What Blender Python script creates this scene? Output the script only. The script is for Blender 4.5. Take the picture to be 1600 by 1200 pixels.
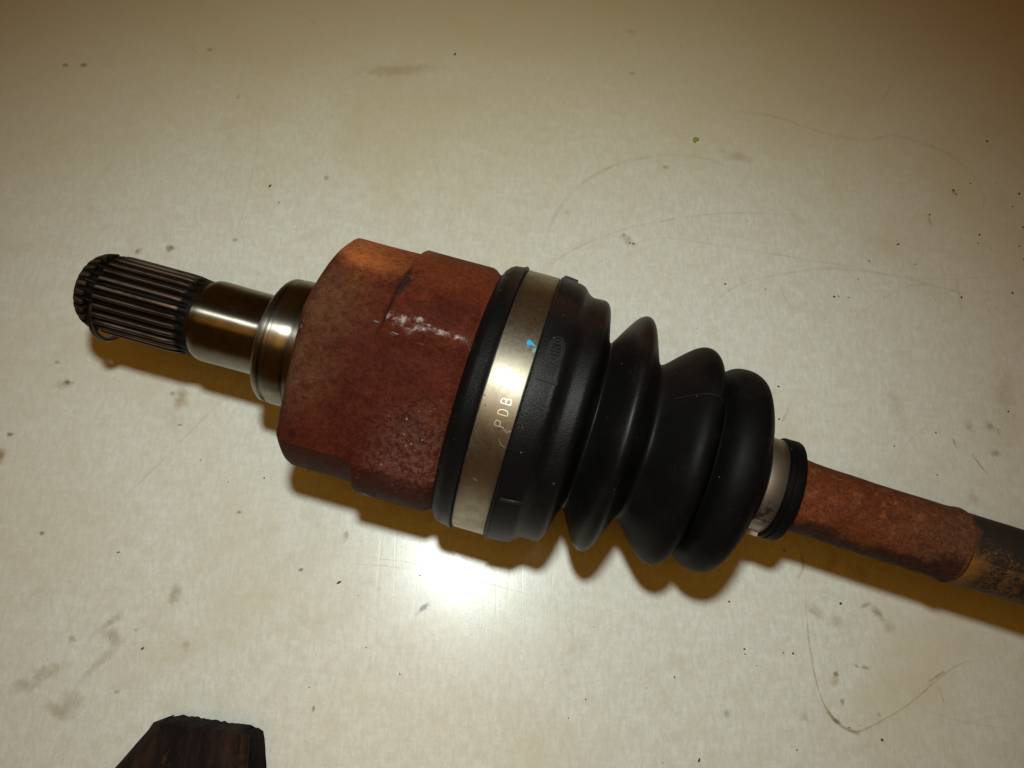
import bpy, bmesh, math, random
from mathutils import Vector, Matrix, noise
random.seed(7)
for o in list(bpy.data.objects): bpy.data.objects.remove(o)
scene = bpy.context.scene
COL = scene.collection
MM = 0.001

# ------------------------------------------------------------------ camera
F_PX = 1155.0
CAM_R = Matrix(((0.9985852702038669, -0.017206588243672546, -0.05031293524415644),
                (0.0, 0.94619699254421, -0.3235911792683662),
                (0.05317384819504763, 0.32313338518528945, 0.9448583794658464)))
CAM_P = Vector((0, 0, 0.2925))
cd = bpy.data.cameras.new('camera')
cam = bpy.data.objects.new('camera', cd); COL.objects.link(cam)
cam.matrix_world = Matrix.Translation(CAM_P) @ CAM_R.to_4x4()
cd.sensor_width = 36; cd.lens = 36 * F_PX / 1600
cd.clip_start = 0.005; cd.clip_end = 20
cd.dof.use_dof = True; cd.dof.focus_distance = 0.262; cd.dof.aperture_fstop = 32
scene.camera = cam

# ------------------------------------------------------------------ dim warm room, camera flash, ceiling bulb
w = bpy.data.worlds.new('World'); scene.world = w; w.use_nodes = True
bg = w.node_tree.nodes['Background']
bg.inputs['Color'].default_value = (1.0, 0.42, 0.06, 1); bg.inputs['Strength'].default_value = 0.058

def aim(o, target):
    o.rotation_euler = (Vector(target) - o.location).to_track_quat('-Z', 'Y').to_euler()

fl = bpy.data.lights.new('camera_flash', 'SPOT')
fl.energy = 4.9; fl.color = (0.875, 0.965, 0.92); fl.shadow_soft_size = 0.0125
fl.spot_size = math.radians(103); fl.spot_blend = 1.0
flo = bpy.data.objects.new('camera_flash', fl); COL.objects.link(flo)
flo.location = CAM_P + CAM_R @ Vector((-0.002, 0.096, 0.058))   # pop-up flash above and behind the lens; aim(flo, (0.020, 0.195, 0))

lp = bpy.data.lights.new('ceiling_lamp', 'AREA')
lp.shape = 'DISK'; lp.size = 0.42; lp.energy = 0.85; lp.color = (1.0, 0.47, 0.06)
lpo = bpy.data.objects.new('ceiling_lamp', lp); COL.objects.link(lpo)
lpo.location = (-0.10, -0.14, 0.85); aim(lpo, (0.02, 0.1, 0))

scene.view_settings.view_transform = 'Standard'; scene.view_settings.look = 'None'
scene.view_settings.exposure = 0; scene.view_settings.gamma = 1

def at(u, v, z=0.0):
    """photo pixel (1600x1200) -> world point at height z"""
    d = CAM_R @ Vector((u - 800, -(v - 600), -F_PX))
    return CAM_P + d * ((z - CAM_P.z) / d.z)

# ------------------------------------------------------------------ helpers
def link(name, me, mat, parent=None, smooth=True, sharp=35, kind=None, label=None):
    o = bpy.data.objects.new(name, me); COL.objects.link(o)
    if mat: me.materials.append(mat)
    if smooth:
        for p in me.polygons: p.use_smooth = True
        me.set_sharp_from_angle(angle=math.radians(sharp))
    if parent: o.parent = parent
    if kind: o['kind'] = kind
    if label: o['label'] = label
    return o

def thing(o, label, cat, group=None):
    o['label'] = label; o['category'] = cat
    if group: o['group'] = group
    return o

class NT:
    def __init__(s, name):
        s.m = bpy.data.materials.new(name); s.m.use_nodes = True
        s.t = s.m.node_tree; s.t.nodes.clear()
        s.out = s.t.nodes.new('ShaderNodeOutputMaterial')
        s.p = s.t.nodes.new('ShaderNodeBsdfPrincipled')
        s.t.links.new(s.p.outputs[0], s.out.inputs[0])
        s.co = s.t.nodes.new('ShaderNodeTexCoord')
    def put(s, sock, val):
        if isinstance(val, bpy.types.NodeSocket): s.t.links.new(val, sock)
        elif isinstance(val, (tuple, list)) and len(val) == 3 and sock.type == 'RGBA': sock.default_value = (*val, 1)
        else: sock.default_value = val
    def pr(s, **k):
        for n, v in k.items(): s.put(s.p.inputs[n.replace('_', ' ')], v)
    def mapping(s, scale=(1, 1, 1), rot=(0, 0, 0), loc=(0, 0, 0), src=None):
        n = s.t.nodes.new('ShaderNodeMapping')
        n.inputs['Scale'].default_value = scale; n.inputs['Rotation'].default_value = rot; n.inputs['Location'].default_value = loc
        s.t.links.new(src or s.co.outputs['Object'], n.inputs[0]); return n.outputs[0]
    def noise(s, scale, detail=4, rough=0.6, vec=None, dist=0.0, col=False):
        n = s.t.nodes.new('ShaderNodeTexNoise')
        n.inputs['Scale'].default_value = scale; n.inputs['Detail'].default_value = detail
        n.inputs['Roughness'].default_value = rough; n.inputs['Distortion'].default_value = dist
        s.t.links.new(vec or s.co.outputs['Object'], n.inputs['Vector'])
        return n.outputs['Color' if col else 'Fac']
    def voro(s, scale, vec=None, feature='F1'):
        n = s.t.nodes.new('ShaderNodeTexVoronoi'); n.feature = feature
        n.inputs['Scale'].default_value = scale
        s.t.links.new(vec or s.co.outputs['Object'], n.inputs['Vector']); return n.outputs['Distance']
    def ramp(s, fac, a, b, lo=0.0, hi=1.0, smooth=True):
        n = s.t.nodes.new('ShaderNodeMapRange'); n.interpolation_type = 'SMOOTHSTEP' if smooth else 'LINEAR'
        s.put(n.inputs[0], fac); n.inputs[1].default_value = a; n.inputs[2].default_value = b
        n.inputs[3].default_value = lo; n.inputs[4].default_value = hi; return n.outputs[0]
    def mix(s, fac, a, b, mode='MIX'):
        n = s.t.nodes.new('ShaderNodeMix'); n.data_type = 'RGBA'; n.blend_type = mode
        s.put(n.inputs[0], fac); s.put(n.inputs[6], a); s.put(n.inputs[7], b); return n.outputs[2]
    def math(s, op, a, b=0.0, c=0.0, clamp=False):
        n = s.t.nodes.new('ShaderNodeMath'); n.operation = op; n.use_clamp = clamp
        s.put(n.inputs[0], a); s.put(n.inputs[1], b); s.put(n.inputs[2], c); return n.outputs[0]
    def xyz(s, src=None):
        n = s.t.nodes.new('ShaderNodeSeparateXYZ'); s.t.links.new(src or s.co.outputs['Object'], n.inputs[0]); return n.outputs
    def bump(s, h, strength=0.3, dist=0.0002, normal=None):
        n = s.t.nodes.new('ShaderNodeBump'); n.inputs['Strength'].default_value = strength
        n.inputs['Distance'].default_value = dist; s.t.links.new(h, n.inputs['Height'])
        if normal: s.t.links.new(normal, n.inputs['Normal'])
        return n.outputs[0]
    def blob(s, c, r, src=None):
        """1 inside a ball round point c, falling to 0 at radius r"""
        n = s.t.nodes.new('ShaderNodeVectorMath'); n.operation = 'DISTANCE'
        s.t.links.new(src or s.co.outputs['Object'], n.inputs[0]); n.inputs[1].default_value = c
        return s.ramp(n.outputs['Value'], r, r * 0.25)
    def turned(s, aniso, rough):
        v = s.t.nodes.new('ShaderNodeVectorTransform'); v.vector_type = 'VECTOR'; v.convert_from = 'OBJECT'; v.convert_to = 'WORLD'
        v.inputs[0].default_value = (1, 0, 0)
        s.pr(Anisotropic=aniso, Roughness=rough, Tangent=v.outputs[0])
    def fade(s, alpha):
        """see-through where alpha is 0 (thin marks lying on a surface)"""
        tr = s.t.nodes.new('ShaderNodeBsdfTransparent'); mx = s.t.nodes.new('ShaderNodeMixShader')
        s.put(mx.inputs[0], alpha); s.t.links.new(tr.outputs[0], mx.inputs[1]); s.t.links.new(s.p.outputs[0], mx.inputs[2])
        s.t.links.new(mx.outputs[0], s.out.inputs[0])

# ------------------------------------------------------------------ materials
def mat_table():
    n = NT('table_laminate')
    weave = n.noise(560, 3, 0.75, n.mapping((1, 0.35, 1), (0, 0, 0.05)))
    weave2 = n.noise(420, 3, 0.75, n.mapping((0.3, 1, 1), (0, 0, 0.25)))
    fine = n.noise(900, 2, 0.6)
    big = n.noise(9, 4, 0.6, dist=0.6)
    mid = n.noise(38, 5, 0.65, dist=0.4)
    base = n.mix(n.ramp(weave, 0.38, 0.62), (0.585, 0.585, 0.52), (0.665, 0.67, 0.61))
    base = n.mix(n.ramp(weave2, 0.40, 0.64, 0, 0.38), base, (0.53, 0.53, 0.465))
    base = n.mix(n.ramp(fine, 0.45, 0.62, 0, 0.25), base, (0.72, 0.725, 0.68))
    fib = n.noise(900, 2, 0.6, n.mapping((1, 0.22, 1), (0, 0, 0.08)))
    base = n.mix(n.ramp(fib, 0.54, 0.68, 0, 0.24), base, (0.76, 0.765, 0.72))
    base = n.mix(n.ramp(fib, 0.46, 0.34, 0, 0.18), base, (0.52, 0.49, 0.41))
    cl = n.noise(110, 4, 0.65)
    base = n.mix(n.ramp(cl, 0.45, 0.65, 0, 0.30), base, (0.56, 0.51, 0.40))
    base = n.mix(n.ramp(big, 0.48, 0.75, 0, 0.55), base, (0.55, 0.47, 0.33))
    base = n.mix(n.ramp(mid, 0.56, 0.78, 0, 0.40), base, (0.46, 0.40, 0.28))
    # yellower worktop colour blended in towards the far side, left and right
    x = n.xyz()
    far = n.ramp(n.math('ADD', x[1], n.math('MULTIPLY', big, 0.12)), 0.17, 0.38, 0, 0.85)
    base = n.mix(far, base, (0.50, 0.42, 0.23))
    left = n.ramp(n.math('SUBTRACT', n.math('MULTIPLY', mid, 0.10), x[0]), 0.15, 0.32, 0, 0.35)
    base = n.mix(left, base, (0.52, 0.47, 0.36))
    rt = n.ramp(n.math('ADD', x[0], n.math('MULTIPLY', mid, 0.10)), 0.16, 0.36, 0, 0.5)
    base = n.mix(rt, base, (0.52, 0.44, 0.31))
    n.pr(Base_Color=base)
    n.pr(Roughness=n.ramp(n.noise(60, 4), 0.3, 0.7, 0.24, 0.32), Specular_IOR_Level=0.5)
    # hairline scratches that catch the flash
    sc = n.voro(90, n.mapping((1, 0.06, 1), (0, 0, 0.9), src=None), 'DISTANCE_TO_EDGE')
    sc2 = n.voro(70, n.mapping((1, 0.05, 1), (0, 0, -0.6)), 'DISTANCE_TO_EDGE')
    h = n.math('ADD', n.math('MULTIPLY', n.ramp(sc, 0, 0.02), 0.25), n.math('MULTIPLY', n.ramp(sc2, 0, 0.02), 0.2))
    h = n.math('ADD', h, n.math('ADD', n.math('MULTIPLY', weave, 0.6), n.math('MULTIPLY', fine, 0.5)))
    n.pr(Normal=n.bump(h, 0.22, 0.0001))
    return n.m

def mat_rust(kind):
    n = NT('rust_' + kind)
    a = n.noise(55, 6, 0.65, dist=0.3); b = n.noise(240, 5, 0.7); c = n.noise(22, 4, 0.6, dist=0.8); f = n.noise(1400, 3, 0.7)
    g2 = n.noise(1100, 4, 0.8); g3 = n.noise(620, 4, 0.75)
    if kind == 'housing':
        base = n.mix(n.ramp(a, 0.3, 0.7), (0.044, 0.0085, 0.0048), (0.064, 0.0135, 0.0068))
        base = n.mix(n.ramp(b, 0.45, 0.75, 0, 0.4), base, (0.098, 0.023, 0.010))
        base = n.mix(n.ramp(c, 0.52, 0.7, 0, 0.45), base, (0.045, 0.018, 0.014))
        x = n.xyz(); ns = n.math('MULTIPLY', n.math('SUBTRACT', a, 0.5), 0.030)
        # bright orange rust round the far left end, dark patch beside it, dusty khaki bloom low on the left
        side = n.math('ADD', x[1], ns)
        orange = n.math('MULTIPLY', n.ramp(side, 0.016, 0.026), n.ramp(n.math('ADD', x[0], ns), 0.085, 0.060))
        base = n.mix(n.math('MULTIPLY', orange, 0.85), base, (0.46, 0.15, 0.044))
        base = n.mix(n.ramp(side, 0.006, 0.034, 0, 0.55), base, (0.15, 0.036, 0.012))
        kh = n.math('MAXIMUM', n.blob((0.056, 0.004, 0.087), 0.020), n.blob((0.050, -0.018, 0.082), 0.024))
        kh = n.math('MULTIPLY', kh, n.ramp(b, 0.30, 0.62, 0.15, 0.85))
        base = n.mix(n.math('MULTIPLY', kh, 0.60), base, (0.090, 0.050, 0.022))
        gd = n.blob((0.097, -0.034, 0.075), 0.024)
        base = n.mix(n.math('MULTIPLY', gd, n.ramp(g3, 0.35, 0.70, 0.0, 0.45)), base, (0.13, 0.075, 0.058))
        st = n.blob((0.0765, 0.016, 0.086), 0.011)
        base = n.mix(n.math('MULTIPLY', st, n.ramp(b, 0.40, 0.60, 0.0, 0.9)), base, (0.022, 0.010, 0.008))
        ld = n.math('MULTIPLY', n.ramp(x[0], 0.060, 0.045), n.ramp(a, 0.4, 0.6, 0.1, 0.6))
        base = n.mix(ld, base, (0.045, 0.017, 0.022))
        sp = n.ramp(n.voro(420), 0.16, 0.08, 0, 0.7)
        base = n.mix(n.math('MULTIPLY', sp, n.ramp(c, 0.5, 0.6)), base, (0.40, 0.24, 0.10))
        base = n.mix(n.ramp(g2, 0.46, 0.60, 0, 0.55), base, (1.55, 1.5, 1.45), 'MULTIPLY')
        base = n.mix(n.ramp(g3, 0.54, 0.40, 0, 0.55), base, (0.50, 0.48, 0.50), 'MULTIPLY')
        n.pr(Base_Color=base, Roughness=n.ramp(b, 0.3, 0.7, 0.44, 0.60), IOR=1.11)
        h = n.math('ADD', n.math('MULTIPLY', g3, 1.0), n.math('MULTIPLY', g2, 1.0))
        n.pr(Normal=n.bump(h, 0.8, 0.0003))
    else:
        x = n.xyz()
        base = n.mix(n.ramp(a, 0.3, 0.7), (0.082, 0.018, 0.006), (0.122, 0.032, 0.010))
        base = n.mix(n.ramp(b, 0.5, 0.7, 0, 0.8), base, (0.20, 0.070, 0.022))
        base = n.mix(n.ramp(n.noise(300, 4, 0.7), 0.56, 0.66, 0, 0.6), base, (0.07, 0.026, 0.014))
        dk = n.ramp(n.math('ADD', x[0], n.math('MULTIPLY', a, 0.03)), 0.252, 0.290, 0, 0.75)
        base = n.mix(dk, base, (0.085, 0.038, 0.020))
        # darker colour along the underside on the near side
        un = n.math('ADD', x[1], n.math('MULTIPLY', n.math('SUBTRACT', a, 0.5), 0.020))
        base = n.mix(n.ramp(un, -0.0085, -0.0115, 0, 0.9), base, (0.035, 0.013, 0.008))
        ed = n.ramp(n.math('ABSOLUTE', n.math('SUBTRACT', x[0], 0.2745)), 0.0012, 0.0004, 0, 0.6)
        base = n.mix(ed, base, (0.14, 0.055, 0.02))
        base = n.mix(n.ramp(g2, 0.50, 0.62, 0, 0.6), base, (1.9, 1.8, 1.6), 'MULTIPLY')
        base = n.mix(n.ramp(g3, 0.52, 0.42, 0, 0.6), base, (0.45, 0.42, 0.42), 'MULTIPLY')
        n.pr(Base_Color=base, Roughness=n.ramp(b, 0.3, 0.7, 0.55, 0.75), IOR=1.2)
        n.pr(Normal=n.bump(n.math('ADD', g3, g2), 0.9, 0.0003))
    return n.m

def mat_coated():
    n = NT('dark_coated_shaft')
    x = n.xyz()
    base = n.mix(n.noise(60, 4), (0.012, 0.010, 0.009), (0.030, 0.021, 0.016))
    b = n.noise(1500, 4, 0.8, n.mapping((0.7, 1, 1)))
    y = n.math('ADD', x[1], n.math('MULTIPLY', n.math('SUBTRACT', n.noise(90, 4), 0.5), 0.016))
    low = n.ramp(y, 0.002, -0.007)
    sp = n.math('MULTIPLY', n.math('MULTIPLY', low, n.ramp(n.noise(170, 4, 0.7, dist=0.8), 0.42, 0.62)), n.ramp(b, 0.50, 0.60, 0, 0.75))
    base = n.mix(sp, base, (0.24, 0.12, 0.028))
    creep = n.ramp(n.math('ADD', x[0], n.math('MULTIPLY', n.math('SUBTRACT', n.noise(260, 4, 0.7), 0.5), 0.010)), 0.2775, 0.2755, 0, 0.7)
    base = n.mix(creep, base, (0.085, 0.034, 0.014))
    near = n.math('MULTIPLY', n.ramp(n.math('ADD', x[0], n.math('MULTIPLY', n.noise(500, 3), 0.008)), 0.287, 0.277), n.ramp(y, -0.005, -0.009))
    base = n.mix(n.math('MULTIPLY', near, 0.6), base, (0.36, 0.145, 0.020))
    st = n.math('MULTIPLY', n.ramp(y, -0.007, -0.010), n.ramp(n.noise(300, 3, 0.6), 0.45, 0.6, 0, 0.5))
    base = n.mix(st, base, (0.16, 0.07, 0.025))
    n.pr(Base_Color=base, Roughness=0.55, IOR=1.25, Normal=n.bump(b, 0.4, 0.00025))
    return n.m

def mat_rubber(name, col=(0.0032, 0.0029, 0.0030), r0=0.34, r1=0.46, bs=0.38, rusty=True):
    n = NT(name)
    g = n.noise(1700, 3, 0.75); d = n.noise(30, 4, 0.6, dist=0.5); m = n.noise(260, 4, 0.6)
    base = n.mix(n.ramp(d, 0.4, 0.75), col, tuple(c * 1.7 for c in col))
    base = n.mix(n.ramp(m, 0.6, 0.8, 0, 0.35), base, (0.009, 0.007, 0.006))
    if rusty:
        x = n.xyz()
        k = n.math('MULTIPLY', n.ramp(x[1], 0.010, 0.036), n.ramp(d, 0.45, 0.65, 0.0, 0.55))
        base = n.mix(k, base, (0.030, 0.010, 0.005))
    base = n.mix(n.math('MULTIPLY', n.ramp(n.noise(85, 5, 0.7, dist=0.5), 0.50, 0.72), n.ramp(n.noise(800, 3, 0.7), 0.42, 0.66, 0, 0.5)), base, (0.015, 0.012, 0.011))
    dust = n.ramp(n.voro(330), 0.10, 0.05, 0, 0.35)
    base = n.mix(n.math('MULTIPLY', dust, n.ramp(m, 0.52, 0.6)), base, (0.30, 0.27, 0.22))
    n.pr(Base_Color=base, Roughness=n.math('ADD', n.ramp(d, 0.3, 0.7, r0, r1), n.ramp(n.xyz()[0], 0.155, 0.172, 0, 0.14)), IOR=n.ramp(n.xyz()[0], 0.155, 0.175, 1.25, 1.15))
    gm = n.math('MULTIPLY', g, n.ramp(n.xyz()[0], 0.146, 0.138, 0.45, 1.3))
    n.pr(Normal=n.bump(gm, bs, 0.00030))
    return n.m

def mat_band():
    n = NT('clamp_steel')
    br = n.noise(700, 4, 0.7, n.mapping((1, 0.15, 0.15))); m = n.noise(120, 5, 0.65); d = n.noise(35, 4, 0.6, dist=0.6)
    base = n.mix(n.ramp(m, 0.35, 0.7), (0.56, 0.50, 0.40), (0.47, 0.405, 0.31))
    base = n.mix(n.ramp(d, 0.5, 0.72, 0, 0.5), base, (0.36, 0.29, 0.19))
    base = n.mix(n.ramp(n.voro(230), 0.09, 0.05, 0, 0.6), base, (0.10, 0.06, 0.03))
    n.pr(Base_Color=base, Metallic=1.0)
    n.turned(0.80, n.math('ADD', n.ramp(m, 0.3, 0.7, 0.48, 0.60), n.ramp(n.noise(900, 3, 0.7), 0.35, 0.65, 0, 0.08)))
    n.pr(Normal=n.bump(n.math('ADD', br, n.math('MULTIPLY', m, 0.5)), 0.10, 0.0001))
    return n.m

def mat_band_small():
    n = NT('small_clamp_steel')
    m = n.noise(150, 5, 0.65)
    base = n.mix(n.ramp(m, 0.35, 0.7), (0.40, 0.355, 0.30), (0.29, 0.25, 0.205))
    st = n.math('MULTIPLY', n.blob((0.2080, -0.0125, 0.0565), 0.0085), n.ramp(n.noise(420, 3, 0.6), 0.42, 0.56, 0.15, 0.95))
    base = n.mix(st, base, (0.06, 0.04, 0.03))
    n.pr(Base_Color=base, Metallic=1.0, Roughness=n.math('ADD', n.ramp(m, 0.3, 0.7, 0.42, 0.52), n.math('MULTIPLY', st, 0.25)))
    n.pr(Normal=n.bump(m, 0.12, 0.0002))
    return n.m

def mat_steel(name, col, rough, streak=0.05, dark=0.0, aniso=0.0):
    n = NT(name)
    ring = n.noise(900, 3, 0.7, n.mapping((1, 0.02, 0.02))); m = n.noise(90, 5, 0.6)
    base = n.mix(n.ramp(m, 0.4, 0.75), col, tuple(c * 0.72 for c in col))
    if dark: base = n.mix(n.ramp(n.noise(160, 4, 0.7), 0.35, 0.6, 0, dark), base, (0.035, 0.020, 0.012))
    n.pr(Base_Color=base, Metallic=1.0 if dark < 0.5 else 0.85, Roughness=n.ramp(m, 0.3, 0.8, rough, rough * 1.5))
    if aniso: n.turned(aniso, n.ramp(m, 0.3, 0.8, rough, rough * 1.12))
    n.pr(Normal=n.bump(ring, streak, 0.00005))
    return n.m

def mat_plain(name, col, rough=0.5, metal=0.0, scale=300, var=0.5):
    n = NT(name)
    n.pr(Base_Color=n.mix(n.noise(scale, 4), tuple(c * (1 - var) for c in col), tuple(min(1, c * (1 + var)) for c in col)),
         Roughness=rough, Metallic=metal)
    return n.m

def mat_mark(name, col, dens=0.5, nscale=500, lo=0.35, hi=0.65, rough=0.5, metal=0.0, warp=0.25):
    """thin mark; UV.x = 0..1 across with 0.5 in the middle (or radius), UV.y = strength"""
    n = NT(name)
    uv = n.xyz(n.co.outputs['UV'])
    e = n.math('ABSOLUTE', n.math('SUBTRACT', uv[0], 0.5))
    nz = n.noise(nscale, 4, 0.7)
    e = n.math('ADD', e, n.math('MULTIPLY', n.math('SUBTRACT', nz, 0.5), warp * 2))
    a = n.math('MULTIPLY', n.ramp(e, 0.48, 0.05), n.ramp(n.noise(nscale * 0.37, 3, 0.6), lo, hi, 0.25, 1))
    a = n.math('MULTIPLY', n.math('MULTIPLY', a, uv[1]), dens, clamp=True)
    n.pr(Base_Color=col, Roughness=rough, Metallic=metal)
    n.fade(a)
    return n.m

def mat_spline():
    n = NT('greasy_spline_steel')
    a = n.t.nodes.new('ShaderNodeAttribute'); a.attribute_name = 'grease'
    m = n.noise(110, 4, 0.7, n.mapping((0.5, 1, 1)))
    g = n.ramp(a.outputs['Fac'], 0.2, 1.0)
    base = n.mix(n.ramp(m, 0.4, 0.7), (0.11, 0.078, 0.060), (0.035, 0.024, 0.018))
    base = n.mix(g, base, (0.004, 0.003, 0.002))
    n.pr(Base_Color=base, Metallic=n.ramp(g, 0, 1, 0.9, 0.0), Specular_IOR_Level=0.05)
    n.turned(0.80, n.ramp(m, 0.3, 0.7, 0.42, 0.55))
    return n.m

M = dict(
    table=mat_table(), rust=mat_rust('housing'), shaftrust=mat_rust('shaft'), coated=mat_coated(),
    rubber=mat_rubber('boot_rubber'), band=mat_band(), band2=mat_band_small(),
    polished=mat_steel('polished_journal', (0.27, 0.25, 0.21), 0.275, 0.0, 0.3, 1.0),
    collar=mat_steel('machined_collar', (0.30, 0.28, 0.24), 0.32, 0.05, 0.2, 0.90),
    spline=mat_spline(),
    wire=mat_steel('spring_wire', (0.09, 0.07, 0.06), 0.35, 0.02, 0.4),
    etch=mat_plain('stamped_steel_edge', (0.66, 0.61, 0.52), 0.42, 1.0, var=0.1),
    blue=mat_plain('blue_paint', (0.008, 0.26, 0.52), 0.5, var=0.15),
    green=mat_plain('green_paint_film', (0.12, 0.22, 0.13), 0.5, var=0.2),
    grit=mat_plain('dark_grit', (0.045, 0.04, 0.032), 0.8),
    leaf=mat_plain('green_leaf_crumb', (0.22, 0.26, 0.012), 0.55, scale=900, var=0.4),
    flake=mat_plain('rust_flake', (0.42, 0.22, 0.07), 0.6, scale=900, var=0.3),
    bare=mat_mark('bare_scraped_steel', (0.38, 0.29, 0.26), 0.60, 1500, 0.46, 0.60, 0.40, 0.6, 0.55),
    nick=mat_plain('bright_nick', (0.85, 0.80, 0.72), 0.25, 1.0, var=0.1),
    moulded=mat_plain('moulded_mark_edge_shade', (0.0018, 0.0016, 0.0016), 0.75, var=0.3),  # edge shading of the raised marks put into a darker rubber colour
    dark_patch=mat_mark('black_patch', (0.012, 0.006, 0.005), 0.95, 900, 0.36, 0.56, 0.5, 0.0, 0.35),
    scuff=mat_mark('grey_rubber_scuff', (0.30, 0.28, 0.24), 0.55, 900, 0.4, 0.6, 0.6),
)

# ------------------------------------------------------------------ worktop the parts lie on
def box_mesh(name, lo, hi, bevel=0.0):
    bm = bmesh.new(); bmesh.ops.create_cube(bm, size=1)
    for v in bm.verts:
        v.co = Vector([lo[i] + (v.co[i] + 0.5) * (hi[i] - lo[i]) for i in range(3)])
    if bevel: bmesh.ops.bevel(bm, geom=bm.edges[:], offset=bevel, segments=3, affect='EDGES')
    me = bpy.data.meshes.new(name); bm.to_mesh(me); bm.free(); return me
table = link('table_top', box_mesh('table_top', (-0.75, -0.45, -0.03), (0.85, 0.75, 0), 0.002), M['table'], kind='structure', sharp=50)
thing(table, 'scratched off-white laminate worktop under the axle, stained brown in places', 'table')
del table['category']

_lift = [0.00004]
def ribbon(name, pts, width, mat, strength=1.0, parent=table, z=None, closed=False):
    """flat soft-edged mark along pixel points on the worktop"""
    _lift[0] += 0.000002
    P = [at(u, v) for u, v in pts]
    Q = []
    for i in range(len(P) - 1):                     # Catmull-Rom
        p0 = P[max(i - 1, 0)]; p1 = P[i]; p2 = P[i + 1]; p3 = P[min(i + 2, len(P) - 1)]
        for k in range(8):
            t = k / 8
            Q.append(0.5 * ((2 * p1) + (p2 - p0) * t + (2 * p0 - 5 * p1 + 4 * p2 - p3) * t * t + (3 * p1 - p0 - 3 * p2 + p3) * t ** 3))
    Q.append(P[-1])
    vs = []; uv = []; n = len(Q)
    for i, q in enumerate(Q):
        d = (Q[min(i + 1, n - 1)] - Q[max(i - 1, 0)]).normalized(); nn = Vector((-d.y, d.x, 0))
        t = i / (n - 1); s = strength * min(1, 6 * t, 6 * (1 - t)) * (0.75 + 0.5 * noise.noise(q * 90))
        ww = width * 1.7 * (0.8 + 0.5 * noise.noise(q * 60 + Vector((3, 1, 2))))
        for k in range(3):
            vs.append(q + nn * ww * (k / 2 - 0.5) + Vector((0, 0, _lift[0]))); uv.append((k / 2, max(0, s)))
    fs = [(3 * i + k, 3 * i + k + 1, 3 * i + k + 4, 3 * i + k + 3) for i in range(n - 1) for k in range(2)]
    me = bpy.data.meshes.new(name); me.from_pydata(vs, [], fs)
    ul = me.uv_layers.new()
    for l in me.loops: ul.data[l.index].uv = uv[l.vertex_index]
    return link(name, me, mat, parent, smooth=False)

def blotch(name, u, v, ru, rv, mat, strength=1.0, ang=0.0):
    """soft round mark on the worktop, radii in photo pixels"""
    _lift[0] += 0.000002
    c = at(u, v); e = (at(u + 1, v) - c).length
    vs = [c + Vector((0, 0, _lift[0]))]; uv = [(0.5, strength)]; K = 20
    for ring in (0.5, 1.0):
        for k in range(K):
            a = 2 * math.pi * k / K; r = ring * (1 + 0.25 * noise.noise(Vector((math.cos(a) + u, math.sin(a) + v, 0))))
            x = ru * e * math.cos(a) * r; y = rv * e * math.sin(a) * r
            vs.append(c + Vector((x * math.cos(ang) - y * math.sin(ang), x * math.sin(ang) + y * math.cos(ang), _lift[0])))
            uv.append((0.5 + ring * 0.5, strength))
    fs = [(0, 1 + k, 1 + (k + 1) % K) for k in range(K)] + [(1 + k, 1 + K + k, 1 + K + (k + 1) % K, 1 + (k + 1) % K) for k in range(K)]
    me = bpy.data.meshes.new(name); me.from_pydata(vs, [], fs)
    ul = me.uv_layers.new()
    for l in me.loops: ul.data[l.index].uv = uv[l.vertex_index]
    return link(name, me, mat, table, smooth=False)

brown = mat_mark('brown_stain', (0.34, 0.22, 0.065), 0.50, 420, 0.3, 0.6, 0.4)
olive = mat_mark('olive_stain', (0.22, 0.145, 0.04), 0.60, 700, 0.3, 0.6, 0.4)
greym = mat_mark('grey_smear', (0.14, 0.15, 0.15), 0.65, 700, 0.25, 0.55, 0.4, warp=0.15)
faint = mat_mark('faint_scuff', (0.38, 0.31, 0.20), 0.17, 350, 0.3, 0.6, 0.4, warp=0.15)
line = mat_mark('scratch_line', (0.28, 0.20, 0.11), 0.40, 700, 0.3, 0.6, 0.4, warp=0.2)
pale = mat_mark('pale_scratch', (0.95, 0.93, 0.88), 0.60, 900, 0.4, 0.6, 0.25, warp=0.2)

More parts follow.
